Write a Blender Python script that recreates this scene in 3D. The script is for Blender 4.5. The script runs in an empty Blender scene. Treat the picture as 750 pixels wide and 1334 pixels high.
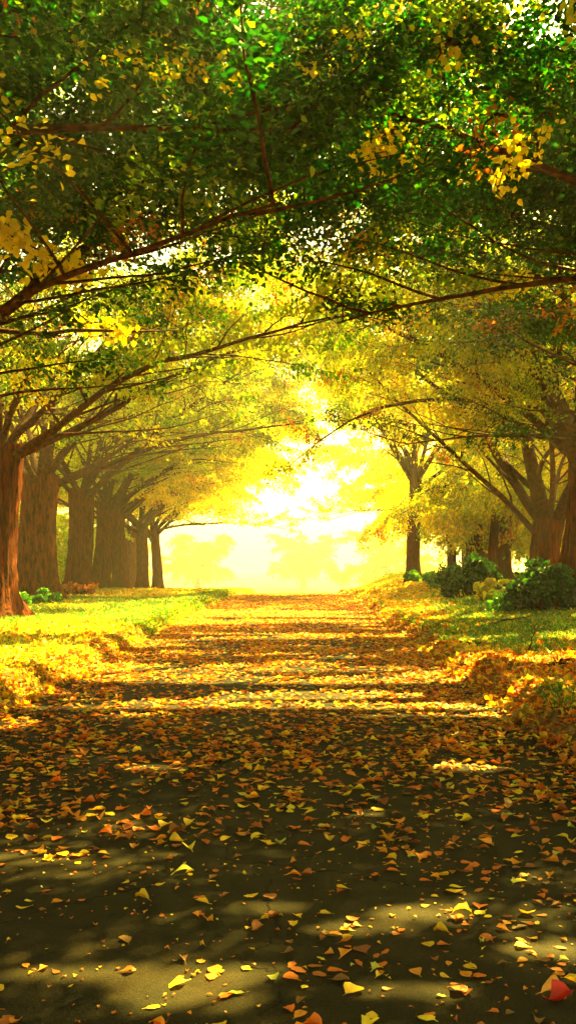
import bpy, math, random
import numpy as np
from mathutils import Vector, Matrix
R = math.radians
rng = np.random.default_rng(7)
random.seed(7)
S = bpy.context.scene
COL = S.collection

# ------------------------------------------------------------------ settings
SUN_AZ, SUN_EL = R(28), R(42)          # clockwise from +Y (towards +X)
SUN_DIR = np.array([math.sin(SUN_AZ)*math.cos(SUN_EL), math.cos(SUN_AZ)*math.cos(SUN_EL), math.sin(SUN_EL)])
F, HX, HY, EYE = 1300.0, 395.0, 730.0, 1.5   # focal length in photo pixels, vanishing point, eye height
def at(px, py, d):
    return np.array([(px-HX)/F*d, d, EYE-(py-HY)/F*d])

# ------------------------------------------------------------------ noise
def vnoise(x, y, seed=0):
    x = np.asarray(x, float); y = np.asarray(y, float)
    xi = np.floor(x).astype(np.int64); yi = np.floor(y).astype(np.int64)
    fx = x-xi; fy = y-yi; fx = fx*fx*(3-2*fx); fy = fy*fy*(3-2*fy)
    def h(a, b):
        n = (a*374761393 + b*668265263 + seed*1442695041) & 0xffffffff
        n = ((n ^ (n >> 13))*1274126177) & 0xffffffff
        return ((n ^ (n >> 16)) & 0xffff)/65535.0
    return (h(xi, yi)*(1-fx)+h(xi+1, yi)*fx)*(1-fy)+(h(xi, yi+1)*(1-fx)+h(xi+1, yi+1)*fx)*fy
def fbm(x, y, seed=0, o=4):
    s = 0; a = .5; t = 0
    for k in range(o):
        s = s+a*vnoise(x*2**k, y*2**k, seed+k); t += a; a *= .55
    return s/t
def sst(a, b, x):
    t = np.clip((x-a)/(b-a), 0, 1); return t*t*(3-2*t)

# ------------------------------------------------------------------ terrain height
def edge_l(y): return -2.9 - .30*(fbm(y*.9, y*0+3, 11)-.5) - .5*sst(14, 5, y)*0
def edge_r(y): return 1.95 + .34*(fbm(y*.9, y*0+9, 12)-.5)
def roadz(y):
    return -.0012*np.clip(y-30, 0, None)**1.0*0 - .045*np.clip(y-45, 0, 75)
def height(x, y, rough=True):
    x = np.asarray(x, float); y = np.asarray(y, float)
    lb = .20 - .0262*np.clip(y-42, 0, 22) - .07*np.clip(y-64, 0, 40)
    rb = .13 + sst(2.6, 6.5, x)*(.20+.36*sst(24, 46, y)) - .06*np.clip(y-62, 0, 55)*sst(30, 2, x)
    rb = rb - .0262*np.clip(y-44, 0, 22)*sst(5.5, 2.5, x)
    if rough:
        lb = lb + .10*(fbm(x*.8, y*.8, 1)-.5)+.06*(fbm(x*3.5, y*3.5, 2)-.5)
        rb = rb + .10*(fbm(x*.8, y*.8, 4)-.5)+.06*(fbm(x*3.5, y*3.5, 5)-.5)
        # crumbled lip of the verge, heaped with litter
        dl = edge_l(y)-x; dr = x-edge_r(y)
        lb = lb + np.exp(-((dl-.28)/.22)**2)*(.15*(fbm(x*2.2, y*1.6, 6)-.30))*sst(60, 30, y)
        rb = rb + np.exp(-((dr-.38)/.30)**2)*(.26*(fbm(x*2.0, y*1.5, 7)-.30))*sst(60, 30, y)
    r = roadz(y)-.05
    wl = sst(-.08, .42, edge_l(y)-x); wr = sst(-.06, .36, x-edge_r(y))
    z = r*(1-wl-wr)+lb*wl+rb*wr
    far = sst(75, 130, y)
    z = z*(1-far)-4.0*far
    back = sst(0, -20, y); z = z*(1-back)
    return z

# ------------------------------------------------------------------ mesh helpers
def fast_mesh(name, V, Fc, k, cols=None, mat=None, smooth=False, uv=None):
    me = bpy.data.meshes.new(name)
    V = np.ascontiguousarray(V, np.float32); Fc = np.ascontiguousarray(Fc, np.int32)
    n = len(Fc)
    me.vertices.add(len(V)); me.vertices.foreach_set('co', V.ravel())
    me.loops.add(n*k); me.loops.foreach_set('vertex_index', Fc.ravel())
    me.polygons.add(n); me.polygons.foreach_set('loop_start', np.arange(0, n*k, k, dtype=np.int32))
    if smooth: me.polygons.foreach_set('use_smooth', np.ones(n, bool))
    me.update(calc_edges=True)
    if cols is not None:
        a = me.color_attributes.new('leafcol', 'FLOAT_COLOR', 'POINT')
        c = np.ones((len(V), 4), np.float32); c[:, :3] = cols
        a.data.foreach_set('color', c.ravel())
    if mat: me.materials.append(mat)
    return me
def link(name, me, parent=None, loc=None):
    o = bpy.data.objects.new(name, me); COL.objects.link(o)
    if parent is not None: o.parent = parent
    if loc is not None: o.location = loc
    return o
def tag(o, label=None, cat=None, group=None, kind=None):
    if label: o['label'] = label
    if cat: o['category'] = cat
    if group: o['group'] = group
    if kind: o['kind'] = kind
    return o
def empty(name, loc=(0, 0, 0), rz=0, sc=1):
    o = bpy.data.objects.new(name, None); COL.objects.link(o)
    o.location = loc; o.rotation_euler = (0, 0, rz)
    o.scale = (sc,)*3 if not hasattr(sc, '__len__') else sc
    return o
def copy_tree(o, parent=None):
    c = o.copy(); COL.objects.link(c)
    if parent is not None: c.parent = parent
    for ch in list(o.children): copy_tree(ch, c)
    return c

def norm(v): return v/np.maximum(np.linalg.norm(v, axis=-1, keepdims=True), 1e-9)

class Tubes:
    def __init__(s): s.V = []; s.F = []; s.n = 0
    def add(s, P, rad, sides=6, ridge=0, seed=0, cap=True):
        P = np.asarray(P, float); rad = np.asarray(rad, float); n = len(P)
        T = norm(np.gradient(P, axis=0))
        ref = np.array([1., 0, 0]) if abs(T[0][0]) < .8 else np.array([0, 1., 0])
        U = norm(np.cross(T, ref)); W = np.cross(T, U)
        a = np.arange(sides)*2*math.pi/sides
        ca, sa = np.cos(a), np.sin(a)
        rr = np.repeat(rad[:, None], sides, 1)
        if ridge:
            L = np.concatenate([[0], np.cumsum(np.linalg.norm(np.diff(P, axis=0), axis=1))])
            k = max(5, int(sides/3.2))
            A = a[None]/(2*math.pi)*k; LL = L[:, None]
            wob = (fbm(A*.5+7, LL*.9, seed)-.5)*2.2
            q = np.abs(((A+wob) % 1)-.5)*2
            rr = rr*(1+ridge*(q**.7-.6)+ridge*1.2*(fbm(A*1.5, LL*3, seed+5)-.5))
        V = P[:, None]+U[:, None]*(ca[None, :, None]*rr[..., None])+W[:, None]*(sa[None, :, None]*rr[..., None])
        i = np.arange(n-1)[:, None]*sides; j = np.arange(sides)[None]; j2 = (j+1) % sides
        Fq = np.stack([i+j, i+j2, i+sides+j2, i+sides+j], -1).reshape(-1, 4)+s.n
        s.V.append(V.reshape(-1, 3)); s.F.append(Fq); s.n += n*sides
    def mesh(s, name, mat, smooth=True):
        return fast_mesh(name, np.concatenate(s.V), np.concatenate(s.F), 4, mat=mat, smooth=smooth)

# many leaves as one mesh. C centres, U length dir, N normal
def leaves_mesh(name, C, U, N, L, Wd, cols, mat, droop=.12, fold=.12):
    U = norm(U); Vv = norm(np.cross(N, U)); N = np.cross(U, Vv)
    n = len(C); L = L[:, None]; Wd = Wd[:, None]
    t = [(0, 0, 0), (.30, .5, fold), (.68, .38, fold*.6), (1, 0, -droop), (.68, -.38, fold*.6), (.30, -.5, fold)]
    V = np.stack([C+U*L*(a-.5)+Vv*Wd*b+N*L*c for a, b, c in t], 1).reshape(-1, 3)
    b = np.arange(n)[:, None]*6
    Fq = np.concatenate([b+np.array([0, 3, 2, 1]), b+np.array([0, 5, 4, 3])], 1).reshape(-1, 4)
    return fast_mesh(name, V, Fq, 4, cols=np.repeat(cols, 6, 0), mat=mat)

# curled ground leaves: 3 x 6 grid each, with a stalk
def ground_leaf_arrays(C, yaw, tilt, size, curl, seed=0):
    r = np.random.default_rng(seed); n = len(C)
    tt = np.array([-.28, -.02, .18, .42, .66, .86, 1.0]); wp = np.array([.012, .02, .20, .31, .32, .21, .02])
    G = []
    asp = r.uniform(.7, 1.6, n); bend = r.uniform(-.5, .6, n)*curl; cup = r.uniform(-.2, 1.3, n)*curl; tw = r.uniform(-.8, .8, n)*curl
    lob = r.uniform(-.09, .09, (n, 7)); wv = r.uniform(-.05, .05, (n, 7, 3))
    for i, (t, w) in enumerate(zip(tt, wp)):
        for jj, s in enumerate((-1, 0, 1)):
            ww = (w*asp+(lob[:, i]*(1 if w > .1 else 0)))*s
            x = (t-.45)*np.ones(n)+(0 if s == 0 else .04*(1 if w > .1 else 0))
            z = bend*((t-.4)**2)*1.4+cup*np.abs(ww)**1.3*1.5+tw*ww*(t-.4)*2+wv[:, i, jj]*curl
            G.append(np.stack([x, ww, z], -1))
    G = np.stack(G, 1)*size[:, None, None]               # n,21,3
    G[:, :, 2] -= G[:, :, 2].min(1)[:, None]
    ct, st = np.cos(tilt), np.sin(tilt)
    x = G[..., 0]; z = G[..., 2]
    G = np.stack([x*ct[:, None]-z*st[:, None], G[..., 1], x*st[:, None]+z*ct[:, None]], -1)
    G[:, :, 2] -= G[:, :, 2].min(1)[:, None]
    cy, sy = np.cos(yaw)[:, None], np.sin(yaw)[:, None]
    G = np.stack([G[..., 0]*cy-G[..., 1]*sy, G[..., 0]*sy+G[..., 1]*cy, G[..., 2]], -1)
    return G+C[:, None]
gl_faces = []
for i in range(6):
    for j in range(2):
        a = i*3+j; gl_faces.append((a, a+1, a+4, a+3))
gl_faces = np.array(gl_faces)
def ground_leaves_mesh(name, G, cols, mat):
    n = len(G); b = (np.arange(n)*21)[:, None, None]
    return fast_mesh(name, G.reshape(-1, 3), (b+gl_faces[None]).reshape(-1, 4), 4, cols=np.repeat(cols, 21, 0), mat=mat, smooth=True)

# ------------------------------------------------------------------ materials
def newmat(name):
    m = bpy.data.materials.new(name); m.use_nodes = True
    nt = m.node_tree; nt.nodes.clear()
    return m, nt, nt.nodes, nt.links
def out(nt, sh):
    o = nt.nodes.new('ShaderNodeOutputMaterial'); nt.links.new(sh, o.inputs['Surface']); return o
def leaf_material(name, trans=(1.5, 1.4, .4), tmix=.55, rough=.5, vscale=9.0, gloss=.03):
    m, nt, N, Lk = newmat(name)
    at_ = N.new('ShaderNodeAttribute'); at_.attribute_name = 'leafcol'
    tc = N.new('ShaderNodeTexCoord'); no = N.new('ShaderNodeTexNoise'); no.inputs['Scale'].default_value = vscale
    no.inputs['Detail'].default_value = 3
    Lk.new(tc.outputs['Object'], no.inputs['Vector'])
    mr = N.new('ShaderNodeMapRange'); mr.inputs['To Min'].default_value = .6; mr.inputs['To Max'].default_value = 1.4
    Lk.new(no.outputs['Fac'], mr.inputs['Value'])
    mx = N.new('ShaderNodeVectorMath'); mx.operation = 'SCALE'
    Lk.new(at_.outputs['Color'], mx.inputs[0]); Lk.new(mr.outputs['Result'], mx.inputs['Scale'])
    tr = N.new('ShaderNodeVectorMath'); tr.operation = 'MULTIPLY'; tr.inputs[1].default_value = trans
    Lk.new(mx.outputs['Vector'], tr.inputs[0])
    d = N.new('ShaderNodeBsdfDiffuse'); t = N.new('ShaderNodeBsdfTranslucent')
    Lk.new(mx.outputs['Vector'], d.inputs['Color']); Lk.new(tr.outputs['Vector'], t.inputs['Color'])
    ms = N.new('ShaderNodeMixShader'); ms.inputs[0].default_value = tmix
    Lk.new(d.outputs[0], ms.inputs[1]); Lk.new(t.outputs[0], ms.inputs[2])
    g = N.new('ShaderNodeBsdfGlossy'); g.inputs['Roughness'].default_value = rough
    g.inputs['Color'].default_value = (.9, .9, .7, 1)
    m2 = N.new('ShaderNodeMixShader'); m2.inputs[0].default_value = gloss
    Lk.new(ms.outputs[0], m2.inputs[1]); Lk.new(g.outputs[0], m2.inputs[2])
    out(nt, m2.outputs[0])
    return m
M_leaf = leaf_material('crown_leaf')
M_litter = leaf_material('fallen_leaf', trans=(1.25, 1.1, .5), tmix=.35, vscale=40, gloss=.04)
M_grass = leaf_material('grass_blade', trans=(1.4, 1.3, .5), tmix=.45, vscale=2)

def bark_material():
    m, nt, N, Lk = newmat('bark')
    tc = N.new('ShaderNodeTexCoord'); mp = N.new('ShaderNodeMapping'); mp.inputs['Scale'].default_value = (9, 9, 1.6)
    Lk.new(tc.outputs['Object'], mp.inputs['Vector'])
    no = N.new('ShaderNodeTexNoise'); no.inputs['Scale'].default_value = 1.6; no.inputs['Detail'].default_value = 8
    no.inputs['Roughness'].default_value = .65; no.inputs['Distortion'].default_value = .6
    Lk.new(mp.outputs[0], no.inputs['Vector'])
    big = N.new('ShaderNodeTexNoise'); big.inputs['Scale'].default_value = 1.1; big.inputs['Detail'].default_value = 4
    Lk.new(tc.outputs['Object'], big.inputs['Vector'])
    cr = N.new('ShaderNodeValToRGB'); e = cr.color_ramp.elements
    e[0].position = .40; e[0].color = (.022, .006, .002, 1); e[1].position = .62; e[1].color = (.19, .038, .009, 1)
    Lk.new(no.outputs['Fac'], cr.inputs[0])
    cr2 = N.new('ShaderNodeValToRGB'); e = cr2.color_ramp.elements
    e[0].position = .35; e[0].color = (1, .8, .6, 1); e[1].position = .7; e[1].color = (.75, .85, .6, 1)
    Lk.new(big.outputs['Fac'], cr2.inputs[0])
    mul = N.new('ShaderNodeVectorMath'); mul.operation = 'MULTIPLY'
    Lk.new(cr.outputs[0], mul.inputs[0]); Lk.new(cr2.outputs[0], mul.inputs[1])
    b = N.new('ShaderNodeBump'); b.inputs['Strength'].default_value = 1.0; b.inputs['Distance'].default_value = .05
    Lk.new(no.outputs['Fac'], b.inputs['Height'])
    p = N.new('ShaderNodeBsdfPrincipled'); p.inputs['Roughness'].default_value = .9
    p.inputs['Specular IOR Level'].default_value = .05
    Lk.new(mul.outputs[0], p.inputs['Base Color']); Lk.new(b.outputs[0], p.inputs['Normal'])
    out(nt, p.outputs[0]); return m
M_bark = bark_material()
def limb_material():
    m, nt, N, Lk = newmat('limb_bark')
    tc = N.new('ShaderNodeTexCoord'); no = N.new('ShaderNodeTexNoise'); no.inputs['Scale'].default_value = 11; no.inputs['Detail'].default_value = 6
    Lk.new(tc.outputs['Object'], no.inputs['Vector'])
    cr = N.new('ShaderNodeValToRGB'); e = cr.color_ramp.elements
    e[0].position = .38; e[0].color = (.020, .007, .003, 1); e[1].position = .68; e[1].color = (.11, .030, .009, 1)
    Lk.new(no.outputs['Fac'], cr.inputs[0])
    p = N.new('ShaderNodeBsdfPrincipled'); p.inputs['Roughness'].default_value = .9; p.inputs['Specular IOR Level'].default_value = .05
    b = N.new('ShaderNodeBump'); b.inputs['Distance'].default_value = .04; Lk.new(no.outputs['Fac'], b.inputs['Height']); Lk.new(b.outputs[0], p.inputs['Normal'])
    Lk.new(cr.outputs[0], p.inputs['Base Color']); out(nt, p.outputs[0]); return m
M_limb = limb_material()

def asphalt_material():
    m, nt, N, Lk = newmat('asphalt')
    tc = N.new('ShaderNodeTexCoord')
    def noise(s, d=4, r=.6):
        n = N.new('ShaderNodeTexNoise'); n.inputs['Scale'].default_value = s; n.inputs['Detail'].default_value = d
        n.inputs['Roughness'].default_value = r; Lk.new(tc.outputs['Object'], n.inputs['Vector']); return n
    fine = noise(160, 3, .7); mid = noise(7, 5); big = noise(.7, 4)
    vor = N.new('ShaderNodeTexVoronoi'); vor.inputs['Scale'].default_value = 95; Lk.new(tc.outputs['Object'], vor.inputs['Vector'])
    cr = N.new('ShaderNodeValToRGB'); e = cr.color_ramp.elements
    e[0].position = .3; e[0].color = (.006, .0055, .003, 1); e[1].position = .75; e[1].color = (.036, .027, .011, 1)
    Lk.new(fine.outputs['Fac'], cr.inputs[0])
    st = N.new('ShaderNodeValToRGB'); e = st.color_ramp.elements       # pale chips of aggregate
    e[0].position = .08; e[0].color = (4.5, 3.8, 2.4, 1); e[1].position = .20; e[1].color = (1, 1, 1, 1)
    Lk.new(vor.outputs['Distance'], st.inputs[0])
    pa = N.new('ShaderNodeValToRGB'); e = pa.color_ramp.elements       # patchy wear and damp
    e[0].position = .35; e[0].color = (.62, .66, .6, 1); e[1].position = .68; e[1].color = (1.35, 1.2, .95, 1)
    Lk.new(mid.outputs['Fac'], pa.inputs[0])
    pb = N.new('ShaderNodeValToRGB'); e = pb.color_ramp.elements
    e[0].position = .35; e[0].color = (.75, .8, .75, 1); e[1].position = .65; e[1].color = (1.2, 1.1, .95, 1)
    Lk.new(big.outputs['Fac'], pb.inputs[0])
    # cracks
    nd = noise(2.5, 4); sc = N.new('ShaderNodeVectorMath'); sc.operation = 'SCALE'; sc.inputs['Scale'].default_value = .35
    Lk.new(nd.outputs['Color'], sc.inputs[0]); ad = N.new('ShaderNodeVectorMath'); Lk.new(tc.outputs['Object'], ad.inputs[0]); Lk.new(sc.outputs[0], ad.inputs[1])
    vc = N.new('ShaderNodeTexVoronoi'); vc.feature = 'DISTANCE_TO_EDGE'; vc.inputs['Scale'].default_value = .6
    Lk.new(ad.outputs[0], vc.inputs['Vector'])
    cc = N.new('ShaderNodeValToRGB'); e = cc.color_ramp.elements
    e[0].position = .001; e[0].color = (.55, .55, .55, 1); e[1].position = .006; e[1].color = (1, 1, 1, 1)
    Lk.new(vc.outputs['Distance'], cc.inputs[0])
    cur = cr.outputs[0]
    for nd_ in (st, pa, pb, cc):
        mu = N.new('ShaderNodeVectorMath'); mu.operation = 'MULTIPLY'
        Lk.new(cur, mu.inputs[0]); Lk.new(nd_.outputs[0], mu.inputs[1]); cur = mu.outputs[0]
    p = N.new('ShaderNodeBsdfPrincipled'); p.inputs['Roughness'].default_value = .78
    p.inputs['Specular IOR Level'].default_value = .06
    Lk.new(cur, p.inputs['Base Color'])
    b = N.new('ShaderNodeBump'); b.inputs['Strength'].default_value = .7; b.inputs['Distance'].default_value = .006
    Lk.new(fine.outputs['Fac'], b.inputs['Height'])
    b2 = N.new('ShaderNodeBump'); b2.inputs['Strength'].default_value = .6; b2.inputs['Distance'].default_value = .02
    Lk.new(cc.outputs[0], b2.inputs['Height']); Lk.new(b.outputs[0], b2.inputs['Normal'])
    Lk.new(b2.outputs[0], p.inputs['Normal'])
    out(nt, p.outputs[0]); return m
M_asphalt = asphalt_material()

def ground_material():
    m, nt, N, Lk = newmat('ground_soil')
    tc = N.new('ShaderNodeTexCoord')
    def noise(s, d=4):
        n = N.new('ShaderNodeTexNoise'); n.inputs['Scale'].default_value = s; n.inputs['Detail'].default_value = d
        Lk.new(tc.outputs['Object'], n.inputs['Vector']); return n
    a = noise(14, 6); b = noise(.45, 4)
    c1 = N.new('ShaderNodeValToRGB'); e = c1.color_ramp.elements
    e[0].position = .35; e[0].color = (.07, .032, .010, 1); e[1].position = .7; e[1].color = (.34, .17, .03, 1)
    c2 = N.new('ShaderNodeValToRGB'); e = c2.color_ramp.elements
    e[0].position = .35; e[0].color = (.06, .10, .012, 1); e[1].position = .7; e[1].color = (.32, .27, .03, 1)
    Lk.new(a.outputs['Fac'], c1.inputs[0]); Lk.new(a.outputs['Fac'], c2.inputs[0])
    f = N.new('ShaderNodeValToRGB'); e = f.color_ramp.elements; e[0].position = .42; e[1].position = .55
    Lk.new(b.outputs['Fac'], f.inputs[0])
    mx = N.new('ShaderNodeMix'); mx.data_type = 'RGBA'
    Lk.new(f.outputs[0], mx.inputs['Factor']); Lk.new(c1.outputs[0], mx.inputs['A']); Lk.new(c2.outputs[0], mx.inputs['B'])
    p = N.new('ShaderNodeBsdfPrincipled'); p.inputs['Roughness'].default_value = .95; p.inputs['Specular IOR Level'].default_value = .1
    Lk.new(mx.outputs['Result'], p.inputs['Base Color'])
    bu = N.new('ShaderNodeBump'); bu.inputs['Distance'].default_value = .05; Lk.new(a.outputs['Fac'], bu.inputs['Height'])
    Lk.new(bu.outputs[0], p.inputs['Normal'])
    out(nt, p.outputs[0]); return m
M_ground = ground_material()

# ------------------------------------------------------------------ ground and road
def grid_mesh(name, xs, ys, zf, mat):
    X, Y = np.meshgrid(xs, ys); Z = zf(X, Y)
    V = np.stack([X, Y, Z], -1).reshape(-1, 3); nx, ny = len(xs), len(ys)
    i = np.arange(ny-1)[:, None]*nx; j = np.arange(nx-1)[None]
    Fq = np.stack([i+j, i+j+1, i+nx+j+1, i+nx+j], -1).reshape(-1, 4)
    return fast_mesh(name, V, Fq, 4, mat=mat, smooth=True)
FAR = 520
def axis(fine_a, fine_b, step, lo, hi):
    a = list(np.arange(fine_a, fine_b+1e-6, step)); s = step; v = a[-1]
    while v < hi: s *= 1.25; v = min(v+s, hi); a.append(v)
    s = step; v = a[0]
    while v > lo: s *= 1.25; v = max(v-s, lo); a.insert(0, v)
    return np.array(a)
gx = axis(-6, 6, .07, -FAR, FAR); gy = axis(2, 66, .14, -80, FAR)
tag(link('ground', grid_mesh('ground', gx, gy, height, M_ground)), kind='structure')
rx = np.linspace(-3.25, 2.4, 60); ry = axis(2, 60, .25, -60, 118)
tag(link('road', grid_mesh('road', rx, ry, lambda X, Y: roadz(Y)+.02*(1-((X+.45)/2.8)**2)-.005+.012*(fbm(X*.7, Y*.5, 31)-.5), M_asphalt)), kind='structure')

def surf(x, y):
    h = height(x, y); r = roadz(y)+.02*(1-((x+.45)/2.8)**2)-.005+.012*(fbm(x*.7, y*.5, 31)-.5)
    on = (x > -3.25) & (x < 2.4)
    return np.where(on, np.maximum(h, r), h)

# ------------------------------------------------------------------ tree generator
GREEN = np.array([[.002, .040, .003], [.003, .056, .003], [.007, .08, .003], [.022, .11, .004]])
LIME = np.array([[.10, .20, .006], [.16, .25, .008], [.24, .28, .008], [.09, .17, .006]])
MGREEN = np.array([[.045, .16, .004], [.075, .20, .004], [.12, .25, .005], [.17, .28, .005]])  # sunlit brightness put into the green of the mid crowns
MLIME = np.array([[.30, .38, .006], [.38, .43, .008], [.48, .46, .008], [.24, .34, .005]])  # autumn lime of mid and far crowns, colour raised to look sunlit
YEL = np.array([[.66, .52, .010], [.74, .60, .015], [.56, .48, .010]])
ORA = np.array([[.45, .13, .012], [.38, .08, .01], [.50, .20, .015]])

def path(start, d, length, n, up=0.0, wob=.12, r=rng):
    P = [np.array(start, float)]; d = np.array(d, float)/np.linalg.norm(d); s = length/n
    for i in range(n):
        d = d+r.normal(0, wob, 3)*.6+np.array([0, 0, up/n]); d /= np.linalg.norm(d)
        P.append(P[-1]+d*s)
    return np.array(P)
def perp_dir(d, ang, spin, r):
    d = d/np.linalg.norm(d)
    ref = np.array([0, 0, 1.]) if abs(d[2]) < .9 else np.array([1., 0, 0])
    u = np.cross(d, ref); u /= np.linalg.norm(u); w = np.cross(u, d)      # u horizontal, w roughly up
    s = u*math.cos(spin)+w*math.sin(spin)
    return d*math.cos(ang)+s*math.sin(ang)

def build_tree(name, seed, fork=4.2, r0=.62, limbs=7, limb_len=(8, 10.5), leafn=95000, leaf=.085,
               palette='near', limb_dirs=None, spread=.8, stems=None, low=0.0, bdens=15, tdens=7, topcut=None, extra=None, prune=True, thin=None, pb=(4.4, 1.5)):
    pz = lambda p: pb[0]+pb[1]*min(max((p[0]-1)/4, 0), 1)
    r = np.random.default_rng(seed)
    root = empty(name)
    # trunk
    n = 26; zz = np.linspace(-.35, fork, n)
    P = np.stack([.10*np.sin(zz*.8+seed)+.05*zz*r.normal(), .10*np.cos(zz*.7+seed)+.04*zz*r.normal(), zz], -1); P[:, :2] -= P[3, :2]
    rad = r0*(1+.55*np.exp(-np.clip(zz+.1, 0, 9)/.35)+.10*np.exp(-((zz-fork)/.8)**2))*(1-.05*zz)
    T = Tubes(); T.add(P, rad, sides=64, ridge=.13, seed=seed)
    V = T.V[0].reshape(n, 64, 3)
    a = np.arange(64)*2*math.pi/64
    for i in range(n):    # buttressed roots
        k = math.exp(-max(zz[i]+.1, 0)/.45)*.22
        sc = 1+k*np.cos(a*5+seed)+k*.5*np.cos(a*3+seed*2)+.05*np.cos(a*2+zz[i]+seed)
        V[i, :, :2] = P[i, :2]+(V[i, :, :2]-P[i, :2])*sc[:, None]
    link('trunk', T.mesh('trunk', M_bark), root)
    top = P[-1]
    twigs = []       # (points, leaves weight)
    if limb_dirs is None:
        limb_dirs = []
        for k in range(limbs):
            az = 2*math.pi*k/limbs+r.uniform(-.25, .25)
            limb_dirs.append((az, r.uniform(.55, .95)*spread+.15, r.uniform(*limb_len), 1.0))
        limb_dirs.append((r.uniform(0, 6), .12, limb_len[0]*.9, 1.0))
    for (az, inc, ln, rs) in limb_dirs:
        d0 = np.array([math.cos(az)*math.sin(inc), math.sin(az)*math.sin(inc), math.cos(inc)])
        st = top-np.array([0, 0, r.uniform(.15, .9)])
        L = path(st, d0, ln, 16, up=-.40*math.sin(inc)-.0, wob=.10, r=r)
        lr0 = r0*r.uniform(.17, .29)*rs
        lr = lr0*(1-np.linspace(0, 1, 17)**.8*.88)
        T = Tubes(); T.add(L, lr, sides=12)
        nb = int(bdens*ln/8)
        for b in range(nb):
            t = .14+.86*(b+r.uniform(.1, .9))/nb
            k = min(int(t*16), 15); p = L[k]+(L[k+1]-L[k])*(t*16-k); dl = L[k+1]-L[k]
            spin = (0 if b % 2 else math.pi)+r.normal(0, .55)
            bd = perp_dir(dl, r.uniform(.6, 1.15), spin, r)
            bl = ln*.42*(1-.45*t)*r.uniform(.7, 1.2)
            Bp = path(p, bd, bl, 9, up=r.uniform(-.7, .05)-low, wob=.13, r=r)
            if prune and Bp[-1][2] < pz(Bp[-1]):
                Bp = path(p, bd*np.array([1, 1, .3])+np.array([0, 0, .25]), bl, 9, up=.15, wob=.13, r=r)
            br = max(lr[k]*.42, .02)*(1-np.linspace(0, 1, 10)*.85)
            T.add(Bp, br, sides=6)
            for w in range(tdens):
                tt = .12+.88*(w+r.uniform(0, 1))/tdens
                kk = min(int(tt*9), 8); q = Bp[kk]+(Bp[kk+1]-Bp[kk])*(tt*9-kk)
                td = perp_dir(Bp[kk+1]-Bp[kk], r.uniform(.5, 1.1), (0 if w % 2 else math.pi)+r.normal(0, .4), r)
                tl = r.uniform(.7, 1.5)
                Tp = path(q, td, tl, 4, up=-.45-low, wob=.14, r=r)
                if prune and Tp[-1][2] < pz(Tp[-1]): continue
                T.add(Tp, np.array([.012, .010, .008, .006, .003]), sides=3)
                twigs.append(Tp)
            twigs.append(Bp[-5:])
        link('limb', T.mesh('limb', M_limb), root)
    if extra: extra(root, twigs, r)
    # leaves in flat sprays along the twigs
    nt = len(twigs); per = leafn//nt
    A = []; Uu = []; Nn = []; Cc = []; Ll = []
    for Tp in twigs:
        m = max(8, int(per*r.uniform(.5, 1.5)))
        ti = r.uniform(0, len(Tp)-1.001, m); k = ti.astype(int); f = (ti-k)[:, None]
        c = Tp[k]*(1-f)+Tp[k+1]*f; dd = norm(Tp[k+1]-Tp[k])
        side = norm(np.cross(dd, np.array([0, 0, 1.])))*r.choice([-1, 1], m)[:, None]
        off = np.abs(r.normal(0, .27, m))[:, None]
        tuft = r.integers(0, 9, m); tj = r.uniform(0, len(Tp)-1.001, 9)[tuft]; kj = tj.astype(int); fj = (tj-kj)[:, None]
        ts = (r.choice([-1, 1], 9)*np.abs(r.normal(0, .24, 9)))[tuft][:, None]
        ct = Tp[kj]*(1-fj)+Tp[kj+1]*fj+norm(np.cross(dd, np.array([0, 0, 1.])))*ts+r.normal(0, .055, (m, 3))
        pick = (r.uniform(size=m) < .6)[:, None]
        c = np.where(pick, ct, c+side*off)+np.stack([r.normal(0, .05, m), r.normal(0, .05, m), r.normal(-.04, .07, m)-off[:, 0]*.25], -1)
        u = norm(side*.8+dd*.6+r.normal(0, .45, (m, 3))+np.array([0, 0, -.35]))
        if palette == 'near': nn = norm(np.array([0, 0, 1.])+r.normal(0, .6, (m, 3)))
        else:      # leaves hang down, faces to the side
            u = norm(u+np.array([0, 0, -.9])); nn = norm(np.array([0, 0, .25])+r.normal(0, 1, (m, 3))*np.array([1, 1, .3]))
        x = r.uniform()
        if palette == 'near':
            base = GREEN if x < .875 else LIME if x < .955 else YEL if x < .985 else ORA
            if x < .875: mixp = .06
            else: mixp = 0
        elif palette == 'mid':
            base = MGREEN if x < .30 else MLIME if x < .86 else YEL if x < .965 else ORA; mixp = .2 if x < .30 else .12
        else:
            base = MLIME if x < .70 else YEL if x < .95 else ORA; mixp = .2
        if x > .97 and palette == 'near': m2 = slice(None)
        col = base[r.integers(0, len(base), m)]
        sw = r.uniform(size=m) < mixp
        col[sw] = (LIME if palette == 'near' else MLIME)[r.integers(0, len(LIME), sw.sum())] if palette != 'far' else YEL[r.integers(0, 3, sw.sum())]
        col = col*r.uniform(.7, 1.3, (m, 1))
        A.append(c); Uu.append(u); Nn.append(nn); Cc.append(col); Ll.append(leaf*r.uniform(.65, 1.25, m))
    A = np.concatenate(A); Uu = np.concatenate(Uu); Nn = np.concatenate(Nn); Cc = np.concatenate(Cc); Ll = np.concatenate(Ll)
    if thin:
        kp = (A[:, 2] < thin[0]) | (r.uniform(size=len(A)) < thin[1]); A, Uu, Nn, Cc, Ll = A[kp], Uu[kp], Nn[kp], Cc[kp], Ll[kp]
    me = leaves_mesh('crown', A, Uu, Nn, Ll, Ll*.62, Cc, M_leaf)
    link('crown', me, root)
    return root

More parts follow.
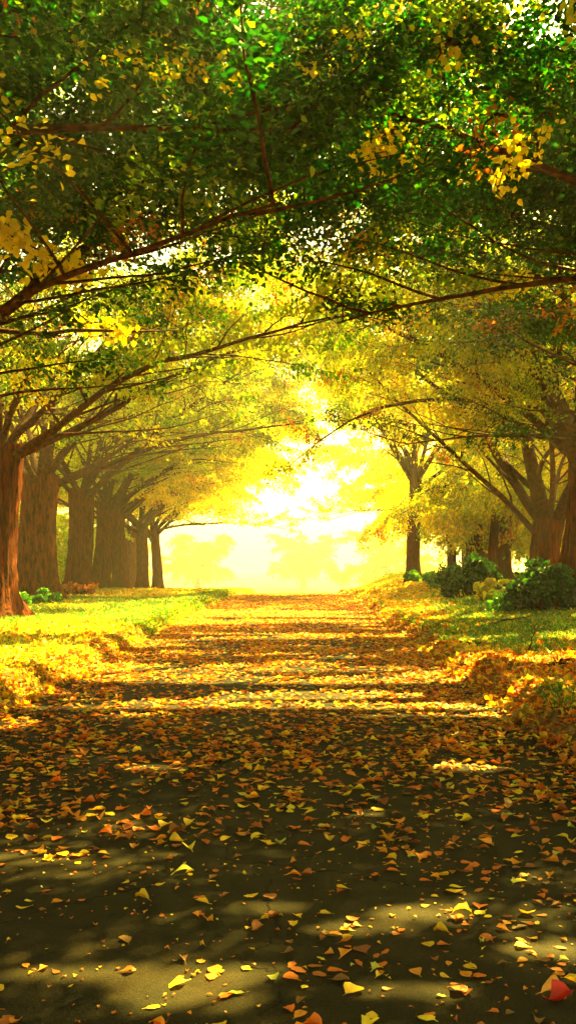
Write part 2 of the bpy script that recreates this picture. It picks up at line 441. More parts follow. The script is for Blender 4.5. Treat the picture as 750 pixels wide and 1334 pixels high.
def place(root, x, y, rz, sc, label, group, z=None, cat='tree'):
    root.location = (x, y, float(height(x, y)) if z is None else z)
    root.rotation_euler = (0, 0, rz); root.scale = (sc, sc, sc) if not hasattr(sc, '__len__') else sc
    tag(root, label, cat, group)
    return root

def dirs(seed, n, toward=0.0, inc=(.6, 1.0), ln=(7.5, 10.5), skew=1.6, rs=1.0):
    r = np.random.default_rng(seed); o = []
    for k in range(n):
        az = 2*math.pi*k/n+r.uniform(-.2, .2)
        az = az if az < math.pi else az-2*math.pi
        az = math.copysign(abs(az/math.pi)**skew*math.pi, az) if skew != 1 else az
        o.append((az+toward, r.uniform(*inc), r.uniform(*ln), rs))
    o.append((toward, .15, ln[0]*.85, 1.0)); return o

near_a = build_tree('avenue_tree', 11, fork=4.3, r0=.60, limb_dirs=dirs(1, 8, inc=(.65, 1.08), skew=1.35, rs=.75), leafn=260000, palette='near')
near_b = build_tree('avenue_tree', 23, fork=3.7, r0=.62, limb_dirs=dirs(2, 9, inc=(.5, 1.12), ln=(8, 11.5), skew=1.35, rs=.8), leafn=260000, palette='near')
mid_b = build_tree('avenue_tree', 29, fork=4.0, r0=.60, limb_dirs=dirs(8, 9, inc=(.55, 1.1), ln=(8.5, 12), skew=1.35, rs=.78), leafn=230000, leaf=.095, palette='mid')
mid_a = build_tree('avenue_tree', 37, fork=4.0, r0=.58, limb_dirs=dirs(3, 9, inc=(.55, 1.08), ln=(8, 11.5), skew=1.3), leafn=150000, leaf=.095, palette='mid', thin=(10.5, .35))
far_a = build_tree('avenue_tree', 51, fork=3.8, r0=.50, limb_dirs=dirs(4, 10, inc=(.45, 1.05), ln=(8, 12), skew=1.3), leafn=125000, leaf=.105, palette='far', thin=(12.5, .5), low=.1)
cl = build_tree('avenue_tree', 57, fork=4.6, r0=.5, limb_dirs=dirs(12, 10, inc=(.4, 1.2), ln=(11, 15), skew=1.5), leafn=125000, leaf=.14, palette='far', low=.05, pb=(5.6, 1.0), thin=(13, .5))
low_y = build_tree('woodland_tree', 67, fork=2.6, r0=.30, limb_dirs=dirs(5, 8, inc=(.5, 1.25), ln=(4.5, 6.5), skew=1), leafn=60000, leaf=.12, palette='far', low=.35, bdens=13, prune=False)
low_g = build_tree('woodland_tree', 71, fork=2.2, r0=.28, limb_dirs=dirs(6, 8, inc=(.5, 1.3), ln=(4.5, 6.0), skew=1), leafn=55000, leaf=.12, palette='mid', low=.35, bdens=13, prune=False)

def lat(px, d): return (px-HX)/F*d
GL = 'big old trees in the left row of the avenue'
GR = 'big old trees in the right row of the avenue'
used = set()
def put(src, x, y, rz, sc, label, group, **k):
    if src.name in used: o = copy_tree(src)
    else: o = src; used.add(src.name)
    return place(o, x, y, rz, sc, label, group, **k)
# left row, nearest first (the first two stand just outside the picture and roof it over)
put(near_a, -7.4, 8.5, R(8), 1.0, 'green leaved tree whose dark branches cross the top left corner', GL)
put(near_b, -7.2, 15.2, R(-12), 1.02, 'green leaved tree with dark limbs reaching in at the upper left edge', GL)
put(mid_b, lat(-12, 22.3), 22.3, R(-25), .98, 'leftmost visible trunk, cut by the left edge of the picture', GL)
put(mid_b, lat(50, 31), 31, R(14), (1.08, 1.08, 1.0), 'thickest deeply furrowed trunk, with green ivy at its foot', GL)
put(mid_a, lat(100, 38), 38, R(-8), 1.0, 'third trunk of the left row, with a clump of roots at its flared foot', GL)
put(mid_a, lat(131, 43.5), 43.5, R(20), .98, 'fourth trunk of the left row, lit yellow down one side', GL)
put(far_a, lat(157, 48.5), 48.5, R(0), 1.0, 'fifth trunk of the left row, orange brown in the haze', GL)
put(far_a, lat(186, 55), 55, R(25), 1.0, 'sixth trunk of the left row, second from the bright opening', GL)
put(far_a, lat(206, 61), 61, R(-30), .98, 'slender last trunk of the left row beside the bright opening', GL)
# right row
put(near_b, 7.6, 6.5, R(172), .98, 'green leaved tree whose black limbs cross the top right corner', GR)
put(near_a, 7.4, 13.5, R(195), 1.02, 'green leaved tree with long dark branches entering at the right edge', GR)
put(near_b, 8.4, 19.8, R(160), 1.0, 'green leaved tree just outside the right edge, spreading over the road', GR)
put(far_a, 12.0, 35, R(185), 1.15, 'yellow green tree standing back from the right edge whose crown closes the roof', GR)
put(far_a, lat(538, 47), 47, R(178), (.85, .85, 1.38), 'slim forked trunk alone at the right side of the bright opening', GR)

for t_ in [o for o in COL.objects if o.parent is None and o.get('group') == GL and o.location.y > 35]:
    for c_ in t_.children:
        if c_.name.startswith('trunk'): k_ = {0: .86, 1: .74, 2: .80, 3: .68, 4: .64}[int(np.searchsorted([41, 46, 52, 58], t_.location.y))]; c_.scale = (k_, k_, 1)
for t_ in [o for o in COL.objects if 'slim forked trunk alone' in str(o.get('label'))]:
    for c_ in t_.children:
        if c_.name.startswith('trunk'): c_.scale = (.72, .72, 1)
# two vase shaped trees at the right edge
def arch(root, twigs, r):
    T = Tubes()
    o = np.array(root['o'])
    pts = np.array([at(687, 575, 27), at(668, 548, 27), at(630, 526, 26.8), at(590, 519, 26.5), at(545, 522, 26.2), at(500, 530, 26), at(455, 548, 25.7), at(415, 575, 25.5), at(375, 608, 25.3)])-o
    pts = pts*np.array([-1, -1, 1])      # the tree is turned by 180 degrees
    T.add(pts, np.linspace(.085, .012, len(pts)), sides=8)
    for i in range(1, 9):
        for s in (0, 1):
            Tp = path(pts[i], np.array([1, r.normal(0, .6), r.normal(.2, .5)]), r.uniform(.6, 1.4), 4, up=-.5, r=r)
            T.add(Tp, np.array([.010, .008, .007, .005, .003]), sides=3); 
            if r.uniform() < .5: twigs.append(Tp)
    link('limb', T.mesh('limb', M_limb), root)
def vase(name, seed, stems, r0, ex=None, origin=None, leafn=60000, pal='mid'):
    ds = stems
    return None
vb = {}
def arch_tree():
    x, y = lat(704, 28), 28.0
    z = float(height(x, y))
    def ex(root, twigs, r):
        root['o'] = (x, y, z); arch(root, twigs, r); del root['o']
    t = build_tree('avenue_tree', 83, fork=2.3, r0=.40, leafn=85000, leaf=.09, palette='far', thin=(8.0, .15), extra=ex,
                   limb_dirs=[(.25, .20, 8.5, 3.0), (-.5, .62, 9, 1.7), (2.6, .40, 8, 2.2), (1.4, .6, 8.5, 1.2), (-1.8, .65, 8.5, 1.2), (.1, .55, 8.5, 1.0)])
    place(t, x, y, math.pi, 1.0, 'dappled tree at right with one long thin branch arching out over the road', GR, z=z)
arch_tree()
vt = build_tree('avenue_tree', 97, fork=3.8, r0=.56, leafn=110000, leaf=.088, palette='mid', thin=(8.4, .15),
                limb_dirs=[(.1, .16, 9, 2.4), (.5, .35, 9.5, 2.0), (-.7, .45, 9.5, 1.8), (3.0, .4, 8, 1.8), (1.6, .7, 8.5, 1.1), (-1.9, .7, 8.5, 1.1), (-.1, .85, 9.5, 1.0), (.9, .9, 8.5, 1.0)])
place(vt, lat(755, 24.5), 24.5, math.pi, 1.0, 'thick dark trunk rising out of the green bush at the right edge', GR)

# woodland beyond
GW = 'hazy trees beyond the avenue'
W = [(low_y, 630, 60, 1.05, 'yellow leaved tree with low crown beside the slim forked trunk'),
     (low_y, 655, 54, 1.15, 'yellow leaved tree hanging low over the small dark trunks'),
     (low_y, 705, 48, 1.0, 'yellow leaved tree right behind the yellow leaved plant'),
     (low_g, 735, 44, 1.15, 'yellow green tree filling the gap between the two right hand trunks'),
     (low_y, 790, 36, 1.2, 'yellow leaved tree partly cut off by the right edge'),
     (low_g, -47, 50, .95, 'green tree seen in the gap left of the thickest trunk'),
     (low_g, 20, 60, .95, 'green tree seen in the gap right of the thickest trunk'),
     (low_g, 85, 72, 1.0, 'yellow green tree behind the fourth trunk of the left row'),
     (low_y, 140, 85, 1.0, 'yellow green tree behind the sixth trunk of the left row'),
     (low_g, -150, 40, 1.0, 'green tree behind the leftmost visible trunk'),
     (cl, 172, 73, 1.0, 'yellow tree whose crown hangs over the left of the bright opening'),
     (cl, 610, 76, 1.0, 'yellow tree whose crown hangs over the right of the bright opening'),
     (low_y, 258, 165, 1.5, 'pale distant tree low at the left of the bright opening'),
     (low_y, 395, 190, 1.6, 'pale distant tree low in the middle of the bright opening'),
     (low_y, 505, 150, 1.5, 'pale distant tree low at the right of the bright opening')]
for i, (src, px, d, sc, lab) in enumerate(W):
    put(src, lat(px, d), d, R(37*i) if src is not cl else (R(-15) if px < 395 else R(195)), sc, lab, GW)
# small dark trunks behind the bush
def small_trunk(px, d, r0, lab, lean=0, hgt=3.4, seed=0):
    r = np.random.default_rng(seed)
    root = empty('young_tree'); x, y = lat(px, d), d
    T = Tubes(); zz = np.linspace(-.3, hgt, 14)
    P = np.stack([lean*zz+.05*np.sin(zz*2+seed), .04*np.cos(zz*2), zz], -1)
    T.add(P, r0*(1+.4*np.exp(-np.clip(zz, 0, 9)/.3))*(1-.08*zz), sides=24, ridge=.09, seed=seed)
    link('trunk', T.mesh('trunk', M_bark), root)
    tw = []; T = Tubes()
    for k in range(7):
        Bp = path(P[-1]-np.array([0, 0, .3*r.uniform()]), (math.cos(k*.9), math.sin(k*.9), r.uniform(.2, 1.2)), r.uniform(1.8, 3), 8, up=-.8, r=r)
        T.add(Bp, np.linspace(r0*.4, .012, 9), sides=6)
        for w in range(8):
            q = Bp[r.integers(2, 9)]; Tp = path(q, r.normal(0, 1, 3), r.uniform(.5, 1), 4, up=-.8, r=r); tw.append(Tp); T.add(Tp, np.linspace(.01, .003, 5), sides=3)
    link('branches', T.mesh('branches', M_bark), root)
    C = np.concatenate([t[r.integers(0, 5, 160)]+r.normal(0, .16, (160, 3)) for t in tw]); m = len(C)
    cc = np.where((r.uniform(size=m) < .6)[:, None], LIME[r.integers(0, 4, m)], YEL[r.integers(0, 3, m)])
    l = .10*r.uniform(.7, 1.2, m)
    link('crown', leaves_mesh('crown', C, r.normal(0, 1, (m, 3))-np.array([0, 0, .4]), r.normal(0, .6, (m, 3))+np.array([0, 0, 1]), l, l*.6, cc, M_leaf), root)
    place(root, x, y, 0, 1, lab, 'small trunks behind the bush')
small_trunk(618, 40, .38, 'short thick dark trunk behind the green bush, leftmost of three', seed=1)
small_trunk(642, 38, .20, 'thin brown trunk between the two dark ones behind the bush', .02, seed=2)
small_trunk(657, 41, .32, 'short dark trunk rightmost of three behind the yellow leaved plant', seed=3)
small_trunk(592, 44, .22, 'leaning orange brown trunk left of the green bush', -.14, seed=4)

# ------------------------------------------------------------------ gaps between the leaves that let sun patches through
STREAKS = [(-.10, 0, 0, 0)]
def gpx(x0, x1, py, hd):
    d = F*EYE/(py-HY); return ((x0+x1)/2-HX)/F*d, d, abs(x1-x0)/2/F*d, hd
STREAKS = [gpx(140, 340, 1306, .11), gpx(-20, 400, 1276, .05), gpx(480, 610, 1196, .08), gpx(395, 545, 1216, .045), gpx(430, 650, 1299, .03),
           gpx(-40, 95, 1122, .07), gpx(285, 395, 1189, .04), gpx(430, 500, 1061, .08), gpx(-30, 45, 945, .35),
           gpx(0, 760, 922, .22), gpx(100, 640, 888, .4), gpx(160, 260, 1003, .12), gpx(560, 660, 1003, .12), gpx(640, 760, 1240, .05)]
def carve(root):
    o = [c for c in root.children if c.name.startswith('crown')][0]
    me = o.data; n = len(me.vertices); co_ = np.empty(n*3, np.float32); me.vertices.foreach_get('co', co_); co_ = co_.reshape(-1, 6, 3)
    cc = np.empty(n*4, np.float32); me.color_attributes['leafcol'].data.foreach_get('color', cc); cc = cc.reshape(-1, 6, 4)[:, 0, :3]
    bpy.context.view_layer.update()
    Mx = np.array(Matrix.LocRotScale(root.location, root.rotation_euler, root.scale)); c = co_.mean(1); w = c@Mx[:3, :3].T+Mx[:3, 3]
    g = w[:, :2]-SUN_DIR[:2]*(w[:, 2:3]/SUN_DIR[2]); gx_, gy_ = g[:, 0], g[:, 1]
    rem = np.zeros(len(c), bool)
    for (tx, ty, hw, hd) in STREAKS: rem |= ((gx_-tx)/(hw+.01))**2+((gy_-ty)/(hd+.025))**2 < 1
    band = fbm(gx_*.30, gy_*1.1, 91, 3)+.10*np.clip((gy_-10)/12, 0, 1)+.06*(gx_ < -3)
    rem |= (gy_ > 9.5) & (band > np.where(gy_ > 12, .558, .572))
    k = ~rem; co_, cc = co_[k], cc[k]; b = np.arange(len(cc))[:, None]*6
    Fq = np.concatenate([b+np.array([0, 3, 2, 1]), b+np.array([0, 5, 4, 3])], 1).reshape(-1, 4)
    o.data = fast_mesh('crown', co_.reshape(-1, 3), Fq, 4, cols=np.repeat(cc, 6, 0), mat=M_leaf)
for root in [o for o in COL.objects if o.parent is None and o.get('category') == 'tree' and 4 < o.location.y < 42 and abs(o.location.x) < 13 and o.name.startswith('avenue')]:
    carve(root)

# ------------------------------------------------------------------ bushes
def bush(name, px, d, wx, wy, h, n, pal, leaf, label, cat, group, seed, wfac=.62, clumps=26, stemn=14):
    r = np.random.default_rng(seed); x0, y0 = lat(px, d), d
    root = empty(name, (x0, y0, float(height(x0, y0, False))))
    T = Tubes(); cl = []
    for k in range(clumps):
        a = r.uniform(0, 2*math.pi); q = math.sqrt(r.uniform())
        zc = h*r.uniform(.10, 1.12)*(1-.45*q*q)
        cl.append((np.array([wx*q*math.cos(a), wy*q*math.sin(a), zc]), r.uniform(.12, .34)*min(wx, h)*.8))
    for k in range(stemn):
        c = cl[k % len(cl)][0]; b = np.array([c[0]*.35+r.normal(0, .1), c[1]*.35, -.1])
        t = np.linspace(0, 1, 8)[:, None]
        Pp = b*(1-t)+c*t+np.array([0, 0, 1])*np.sin(t*math.pi)*.12+r.normal(0, .03, (8, 3))
        T.add(Pp, np.linspace(.03, .006, 8), sides=5)
    link('stems', T.mesh('stems', M_bark), root)
    C = []
    for c, rad in cl:
        m = n//clumps; v = r.normal(0, .62, (m, 3))*rad*np.array([1.15, 1.1, .75])
        C.append(c+v)
    C = np.concatenate(C); C[:, 2] = np.abs(C[:, 2])+.02; m = len(C)
    col = pal[r.integers(0, len(pal), m)]*r.uniform(.5, 2.4, (m, 1))
    l = 1.25*leaf*r.uniform(.6, 1.25, m)
    link('foliage', leaves_mesh('foliage', C, r.normal(0, 1, (m, 3))-np.array([0, 0, .5]), r.normal(0, .55, (m, 3))+np.array([0, -.5, .8]), l, l*wfac, col, M_leaf), root)
    return tag(root, label, cat, group)
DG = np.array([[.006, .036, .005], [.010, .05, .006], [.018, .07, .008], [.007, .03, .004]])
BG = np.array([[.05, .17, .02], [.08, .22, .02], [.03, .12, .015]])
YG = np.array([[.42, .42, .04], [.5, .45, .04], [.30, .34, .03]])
gB = 'green bushes at the foot of the right hand trees'
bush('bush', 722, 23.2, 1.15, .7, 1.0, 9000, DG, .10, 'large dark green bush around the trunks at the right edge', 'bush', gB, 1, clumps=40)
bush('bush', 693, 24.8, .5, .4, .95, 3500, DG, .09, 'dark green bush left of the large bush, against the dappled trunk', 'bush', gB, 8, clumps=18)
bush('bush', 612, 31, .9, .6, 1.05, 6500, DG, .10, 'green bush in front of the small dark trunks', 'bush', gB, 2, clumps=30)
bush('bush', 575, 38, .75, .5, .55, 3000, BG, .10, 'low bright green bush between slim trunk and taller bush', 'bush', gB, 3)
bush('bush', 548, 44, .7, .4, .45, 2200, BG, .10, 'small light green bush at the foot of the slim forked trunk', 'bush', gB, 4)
bush('leafy_plant', 652, 28.4, .62, .35, .60, 420, YG, .20, 'pale yellow leaved plant in front of the green bush', 'plant', None, 5, wfac=.8, clumps=14)
gI = 'ivy at the feet of the left hand trunks'
bush('ivy_plant', 40, 29.2, .75, .4, .42, 2200, BG, .09, 'bright green ivy at the foot of the thickest trunk', 'ivy', gI, 6)
bush('ivy_plant', 18, 28.4, .4, .3, .3, 900, BG, .09, 'small tuft of green ivy just right of the leftmost trunk', 'ivy', gI, 7)
bush('root_sprouts', 97, 36.8, .8, .35, .5, 900, ORA*.5, .09, 'brown twiggy sprouts around the foot of the third left trunk', 'sprouts', None, 9, stemn=30)

# bright yellow spray hanging from the left
def spray(px, py, d, wpx, hpx, n, pal, leaf, seed, label, px0, py0):
    r = np.random.default_rng(seed); root = empty('leafy_branch', at(px, py, d))
    o = at(px, py, d); T = Tubes()
    a = at(px0, py0, d+.3)-o; b = at(px+wpx*.45, py+hpx*.1, d)-o
    t = np.linspace(0, 1, 12)[:, None]; P = a*(1-t)+b*t+np.array([0, 0, 1])*np.sin(t*3.14)*.15+r.normal(0, .012, (12, 3))
    T.add(P, np.linspace(.022, .004, 12), sides=6); C = []
    w = wpx/F*d; h = hpx/F*d
    for k in range(16):
        q = P[r.integers(3, 12)]; Tp = path(q, (r.normal(0, .8)+.4, r.normal(0, .8), r.normal(-.2, .4)), r.uniform(.2, .5)*w*.5+.1, 4, up=-.4, r=r)
        T.add(Tp, np.linspace(.006, .002, 5), sides=3); C.append(Tp[r.integers(0, 5, n//16)]+r.normal(0, 1, (n//16, 3))*np.array([.11, .09, .08]))
    C = np.concatenate(C); m = len(C); l = leaf*r.uniform(.7, 1.2, m)
    link('twig', T.mesh('twig', M_bark), root)
    link('foliage', leaves_mesh('foliage', C, r.normal(0, .8, (m, 3))-np.array([0, 0, .9]), r.normal(0, .5, (m, 3))+np.array([0, -.9, .5]), l, l*.85, pal[r.integers(0, len(pal), m)]*r.uniform(.8, 1.15, (m, 1)), M_leaf), root)
    tag(root, label, 'branch', 'leafy twigs turned yellow')
spray(45, 345, 11, 95, 36, 280, YEL, .105, 1, 'spray of bright yellow leaves hanging at the left edge below the dark canopy', -60, 300)
spray(140, 435, 17, 60, 24, 150, YEL, .10, 2, 'smaller yellow spray to the right of the thick slanting limb', 90, 425)
spray(392, 82, 9.5, 50, 26, 70, YEL, .09, 3, 'yellow leaf tuft near the top centre of the canopy', 470, 40)
spray(548, 95, 9, 26, 18, 40, YEL, .08, 4, 'compact round yellow leaf tuft at upper right of centre', 600, 60)
spray(450, 205, 11, 70, 44, 130, YEL, .09, 5, 'wide yellow leaf patch in the middle of the canopy', 520, 170)
spray(625, 240, 11, 50, 60, 120, YEL, .09, 6, 'tall yellow leaf cluster right of centre in the canopy', 690, 180)
spray(600, 195, 10, 30, 40, 50, ORA, .08, 7, 'rusty orange leaf cluster beside the tall yellow one', 660, 150)
spray(720, 50, 8.5, 60, 30, 80, YG, .09, 8, 'pale yellow green leaf tuft in the top right corner', 790, 20)
spray(676, 190, 10, 24, 22, 40, YEL, .08, 9, 'small yellow leaf tuft high at the right edge of the canopy', 720, 150)
spray(26, 35, 9, 24, 26, 24, ORA, .08, 10, 'few orange yellow leaves in the top left corner', -30, 10)

# ------------------------------------------------------------------ sticks
def stick(pts, r0, label, seed, side=2):
    r = np.random.default_rng(seed); pts = np.array(pts, float)
    o = pts[0].copy(); T = Tubes(); q = pts-o
    t = np.linspace(0, len(q)-1, 16); P = np.stack([np.interp(t, np.arange(len(q)), q[:, k]) for k in range(3)], -1)+r.normal(0, .012, (16, 3))
    T.add(P, np.linspace(r0, r0*.35, 16), sides=7, ridge=.08)
    for k in range(side):
        s = P[r.integers(4, 14)]; T.add(path(s, P[-1]-P[0]+r.normal(0, .4, 3), np.linalg.norm(P[-1])*.3, 5, r=r), np.linspace(r0*.45, r0*.15, 6), sides=5)
    tag(link('fallen_stick', T.mesh('fallen_stick', M_bark), None, o), label, 'stick', 'dead sticks lying on the right verge')
def gpt(px, d, dz=.03): x = lat(px, d); return (x, d, float(surf(np.array(x), np.array(float(d))))+dz)
stick([gpt(632, 20), gpt(655, 20.3, .10), gpt(684, 20.6, .08)], .03, 'long thin brown stick lying across the green grass patch', 1)
stick([gpt(688, 14.2), (lat(692, 14.3), 14.3, gpt(690, 14.3)[2]+.18), (lat(698, 14.5), 14.5, gpt(690, 14.4)[2]+.40)], .014, 'thin twig standing upright out of the grass', 2, 1)
stick([gpt(706, 12.4), gpt(728, 12.6, .06), gpt(765, 12.9, .07)], .032, 'dark broken stick at the right edge of the picture', 3)
stick([gpt(598, 15.6), gpt(625, 15.7, .05), gpt(662, 15.5, .04)], .026, 'dark flat strip on the near side of the green grass patch', 4, 1)  # thin dark bark-coloured strip laid flat on the verge

# ------------------------------------------------------------------ fallen leaves
LIT = np.array([[.80, .46, .010], [.85, .60, .015], [.78, .26, .008], [.70, .15, .006], [.42, .11, .012], [.30, .07, .012], [.22, .09, .02], [.48, .46, .05]])
NAMES = ['golden', 'yellow', 'amber', 'orange', 'rust red', 'dark red', 'brown', 'yellow green']
PN = np.array([.15, .09, .19, .24, .15, .06, .09, .03]); PN /= PN.sum()
def road_density(x, y):
    d = 78+74*sst(4.2, 7.5, y)+60*sst(7, 12, y)+110*sst(11, 17, y)
    d = d*(1+1.5*sst(.55, 2.0, x)*sst(3.2, 6, y)+.6*sst(-1.6, -2.9, x)*sst(4, 8, y))
    d = d*(.15+3.2*np.clip(fbm(x*1.6, y*1.1, 41, 5)-.22, 0, 1)**1.3)
    return d
def sample(x0, x1, y0, y1, dens, dmax, r):
    n = int((x1-x0)*(y1-y0)*dmax); x = r.uniform(x0, x1, n); y = r.uniform(y0, y1, n)
    k = r.uniform(size=n) < dens(x, y)/dmax
    return x[k], y[k]
r = np.random.default_rng(5)
x, y = sample(-3.3, 2.4, 2.6, 60, road_density, 450, r)
inview = (np.abs((x/np.maximum(y, .1))*F+HX-375) < 390)
order = np.argsort(y+np.where(inview, 0, 1e3)); x = x[order]; y = y[order]; inview = inview[order]
vis = np.where((y > 3.25) & inview)[0][:285]
ind = np.zeros(len(x), bool); ind[vis] = True
xi, yi = x[ind], y[ind]; xs_, ys_ = x[~ind], y[~ind]
# individual ones: a set of leaf shapes in each colour, then copies
protos = {}
for ci in range(len(LIT)):
    for v in range(7):
        rr = np.random.default_rng(100+ci*10+v)
        G = ground_leaf_arrays(np.zeros((1, 3)), np.zeros(1), np.array([rr.uniform(-.05, .09)]), np.array([.058]), np.array([rr.uniform(.15, .7)]), seed=200+ci*10+v)
        G[:, :, 0:2] -= G[:, :, 0:2].mean(1)[:, None]
        protos[ci, v] = ground_leaves_mesh('fallen_leaf', G, LIT[ci][None]*rr.uniform(.85, 1.15), M_litter)
zi = surf(xi, yi)
for k in range(len(xi)):
    ci = int(r.choice(len(LIT), p=PN)); v = int(r.integers(0, 7))
    o = link('fallen_leaf', protos[ci, v], None, (xi[k], yi[k], zi[k]+.003))
    o.rotation_euler = (r.normal(0, .06), r.normal(0, .06), r.uniform(0, 6.28)); s = r.choice([.6, .85, 1.0, 1.2], p=[.3, .35, .25, .10])*r.uniform(.9, 1.1)
    o.scale = (s, s*r.uniform(.8, 1.1), s)
    tag(o, '%s curled leaf lying on the dark asphalt in the foreground' % NAMES[ci], 'leaf', 'fallen leaves on the near road')
# the scarlet pair at the lower right corner and the pale leaf near the bottom left
for px, d, c, lab in ((728, 3.36, (.60, .02, .01), 'scarlet leaf in the bottom right corner of the road'),
                      (718, 3.42, (.75, .30, .03), 'large orange leaf touching the scarlet leaf at bottom right'),
                      (600, 4.15, (.78, .55, .03), 'upright golden leaf standing in a heap right of the road middle'),
                      (240, 5.6-.9, (.62, .60, .05), 'pale yellow pointed leaf alone left of the road middle')):
    G = ground_leaf_arrays(np.zeros((1, 3)), np.array([.3]), np.array([.06]), np.array([.085]), np.array([.9]), seed=int(px))
    o = link('fallen_leaf', ground_leaves_mesh('fallen_leaf', G, np.array([c]), M_litter), None, gpt(px, d, .006))
    tag(o, lab, 'leaf')
def stuff_leaves(name, x, y, size, seed, probs, curl=(.4, 1.2), lift=.0, tiltmax=.6):
    r = np.random.default_rng(seed); n = len(x)
    z = surf(x, y)+.003+lift*r.uniform(0, 1, n)
    G = ground_leaf_arrays(np.stack([x, y, z], -1), r.uniform(0, 6.28, n), r.uniform(-tiltmax*.5, tiltmax*.7, n), size*r.uniform(.55, 1.2, n), r.uniform(*curl, n), seed+1)
    c = LIT[r.choice(len(LIT), n, p=probs)]*r.uniform(.75, 1.2, (n, 1))
    return link(name, ground_leaves_mesh(name, G, c, M_litter))
tag(stuff_leaves('fallen_leaves', xs_, ys_, .068, 6, PN, curl=(.25, .85), tiltmax=.28), 'carpet of fallen yellow and orange leaves covering the road', 'leaves', kind='stuff')
r = np.random.default_rng(77)
xc, yc = sample(-3.2, 2.3, 2.8, 10, lambda x, y: 90*(.2+1.6*fbm(x*2, y*1.5, 55)), 260, r)
tag(stuff_leaves('leaf_crumbs', xc, yc, .017, 78, PN, curl=(.3, 1.2), tiltmax=.5), 'crumbs of broken leaves and twigs sprinkled over the near asphalt', 'leaf crumbs', kind='stuff')
PR = np.array([.16, .10, .20, .22, .13, .06, .11, .02]); PR /= PR.sum()
PY = np.array([.34, .30, .16, .06, .02, .01, .05, .06]); PY /= PY.sum()
r = np.random.default_rng(9)
ramp_r = lambda x, y: (150+260*np.exp(-((x-edge_r(y)-.5)/.7)**2))*(.5+fbm(x*.9, y*.9, 61))*(1-.75*green(x, y))
def green(x, y):
    g = sst(.50, .60, fbm(x*.33+5, y*.16, 71))
    g = np.maximum(g*.85, np.exp(-(((x-4.4)/1.5)**2+((y-18.5)/2.6)**2)*1.2))       # the green patch on the right
    g = np.maximum(g, np.exp(-(((x+6.8)/1.8)**2+((y-22)/4.5)**2)))                 # and the one at the left
    return np.clip(g, 0, 1)
x, y = sample(1.9, 5.5, 3.0, 14, ramp_r, 500, r)
tag(stuff_leaves('leaf_litter', x, y, .068, 16, PR, curl=(.7, 1.7), lift=.04, tiltmax=.9), 'deep rust and orange leaf litter heaped along the right edge of the road', 'leaf litter', kind='stuff')
x, y = sample(1.9, 12, 14, 50, lambda x, y: ramp_r(x, y)*.28, 220, r)
tag(stuff_leaves('leaf_litter', x, y, .10, 17, PY, curl=(.6, 1.4), lift=.02, tiltmax=.8), 'yellow leaf litter scattered over the right verge further off', 'leaf litter', kind='stuff')
ramp_l = lambda x, y: (45+300*np.exp(-((edge_l(y)-x-.25)/.5)**2)*sst(15, 8, y)+10)*(.5+fbm(x*.9, y*.9, 63))*(1-.75*green(x, y))
x, y = sample(-6, -2.8, 6, 14, ramp_l, 450, r)
tag(stuff_leaves('leaf_litter', x, y, .068, 18, (PR+PY)/2, curl=(.7, 1.7), lift=.03, tiltmax=.9), 'orange leaf litter along the crumbling left edge of the road', 'leaf litter', kind='stuff')
x, y = sample(-14, -2.8, 14, 60, lambda x, y: ramp_l(x, y)*.40, 160, r)
tag(stuff_leaves('leaf_litter', x, y, .10, 19, PY, curl=(.6, 1.4), lift=.02, tiltmax=.8), 'yellow leaf litter scattered over the left verge under the trees', 'leaf litter', kind='stuff')

# ------------------------------------------------------------------ grass
def grass(name, x0, x1, y0, y1, dmax, label, seed, hgt=.10):
    r = np.random.default_rng(seed)
    def dens(x, y):
        inside = (x < edge_l(y)-.12) | (x > edge_r(y)+.3)
        return dmax*np.where(inside, .22+.78*green(x, y), 0)*(.4+1.2*fbm(x*2, y*2, 81))
    x, y = sample(x0, x1, y0, y1, dens, dmax*1.3, r); n = len(x); z = height(x, y)
    g = green(x, y)
    h = hgt*r.uniform(.45, 1.3, n)*(.7+.5*g); a = r.uniform(0, 6.28, n); w = .005+.00035*y
    side = np.stack([np.cos(a), np.sin(a), 0*a], -1)*w[:, None]
    lean = np.stack([r.normal(0, .45, n), r.normal(0, .45, n), np.ones(n)], -1)
    B = np.stack([x, y, z-.005], -1); Mm = B+lean*(h*.55)[:, None]; lean2 = lean*np.array([1.9, 1.9, .85]); Tt = B+lean2*h[:, None]
    V = np.stack([B-side, B+side, Mm+side*.7, Mm-side*.7, Tt+side*.08, Tt-side*.08], 1).reshape(-1, 3)
    b = np.arange(n)[:, None]*6
    Fq = np.concatenate([b+np.array([0, 1, 2, 3]), b+np.array([3, 2, 4, 5])], 1).reshape(-1, 4)
    c0 = np.array([[.05, .17, .015], [.09, .22, .02], [.04, .13, .012]])[r.integers(0, 3, n)]
    c1 = np.array([[.46, .44, .02], [.60, .52, .02], [.34, .38, .02]])[r.integers(0, 3, n)]
    k = (r.uniform(size=n) < g*.9)[:, None]
    col = np.where(k, c0, c1)*r.uniform(.7, 1.3, (n, 1))
    me = fast_mesh(name, V, Fq, 4, cols=np.repeat(col, 6, 0), mat=M_grass)
    tag(link(name, me), label, 'grass', kind='stuff')
grass('grass', -9, -2.9, 7, 24, 1300, 'short sunlit grass on the near left verge', 1, .09)
grass('grass', -15, -2.9, 24, 64, 480, 'yellow sunlit grass under the left row of trees', 2, .12)
grass('grass', 2.1, 9, 8, 24, 900, 'short green and yellow grass on the near right verge', 3, .09)
grass('grass', 2.1, 16, 24, 62, 420, 'yellow sunlit grass under the right hand trees', 4, .12)

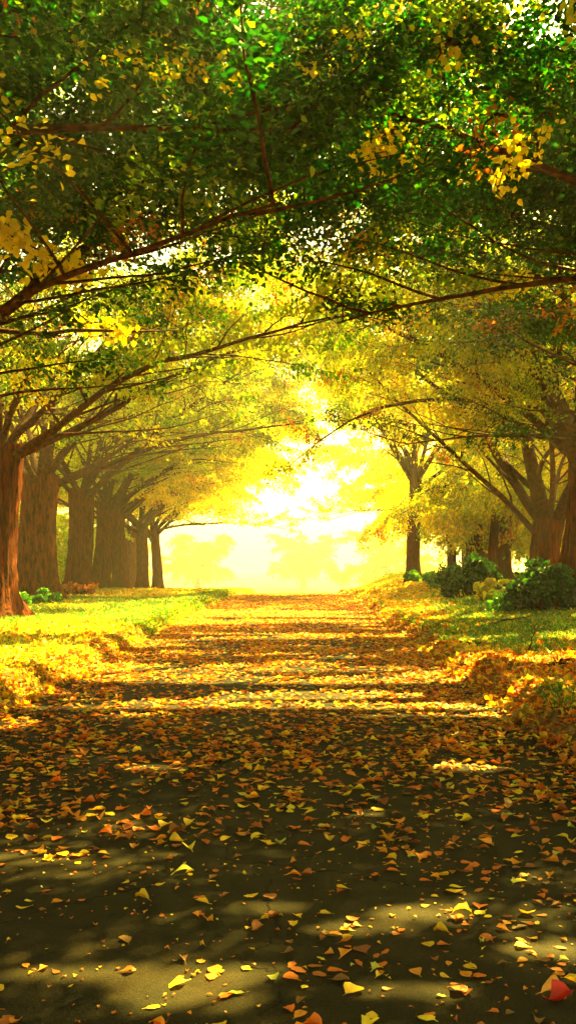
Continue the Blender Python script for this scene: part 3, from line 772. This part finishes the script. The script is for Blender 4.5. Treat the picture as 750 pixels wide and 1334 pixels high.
# ------------------------------------------------------------------ haze
def haze(density):
    x0, x1, y0, y1, z0, z1 = -FAR-20, FAR+20, -100, FAR+20, -5.2, 24
    V = np.array([(a, b, c) for c in (z0, z1) for b in (y0, y1) for a in (x0, x1)])
    Fq = np.array([(0, 2, 3, 1), (4, 5, 7, 6), (0, 1, 5, 4), (2, 6, 7, 3), (0, 4, 6, 2), (1, 3, 7, 5)])
    m, nt, N, Lk = newmat('haze_air')
    v = N.new('ShaderNodeVolumePrincipled'); v.inputs['Density'].default_value = density
    v.inputs['Color'].default_value = (1.0, .93, .72, 1); v.inputs['Anisotropy'].default_value = .55
    o = N.new('ShaderNodeOutputMaterial'); Lk.new(v.outputs[0], o.inputs['Volume'])
    tag(link('haze', fast_mesh('haze', V, Fq, 4, mat=m)), kind='stuff', label='warm sunlit haze filling the air down the avenue', cat='haze')
haze(.0014)

# ------------------------------------------------------------------ light
w = bpy.data.worlds.new('World'); S.world = w; w.use_nodes = True
nt = w.node_tree; bgn = nt.nodes['Background']
sky = nt.nodes.new('ShaderNodeTexSky'); sky.sky_type = 'NISHITA'; sky.sun_disc = False
sky.sun_elevation = SUN_EL; sky.sun_rotation = SUN_AZ; sky.dust_density = 5.0; sky.ozone_density = .6; sky.air_density = 1.0
tint = nt.nodes.new('ShaderNodeVectorMath'); tint.operation = 'MULTIPLY'; tint.inputs[1].default_value = (1.05, .93, .38)
nt.links.new(sky.outputs[0], tint.inputs[0]); nt.links.new(tint.outputs[0], bgn.inputs['Color'])
bgn.inputs['Strength'].default_value = .05
sl = bpy.data.lights.new('sun', 'SUN'); sl.energy = 5.0; sl.angle = R(.5); sl.color = (1, .76, .13)
so = bpy.data.objects.new('sun', sl); COL.objects.link(so)
so.rotation_euler = Vector(SUN_DIR).to_track_quat('Z', 'Y').to_euler()

# ------------------------------------------------------------------ camera
cam = bpy.data.cameras.new('camera'); co = bpy.data.objects.new('camera', cam); COL.objects.link(co)
co.location = (0, 0, EYE); co.rotation_euler = (R(90), 0, 0)
cam.sensor_fit = 'VERTICAL'; cam.sensor_height = 24; cam.lens = 24*F/1334
cam.shift_x = -(HX-375)/1334; cam.shift_y = (HY-667)/1334
cam.clip_end = 3000; cam.clip_start = .05
S.camera = co
S.view_settings.view_transform = 'Standard'; S.view_settings.look = 'None'
S.view_settings.exposure = 3.75; S.view_settings.gamma = 1
S.render.engine = 'CYCLES'
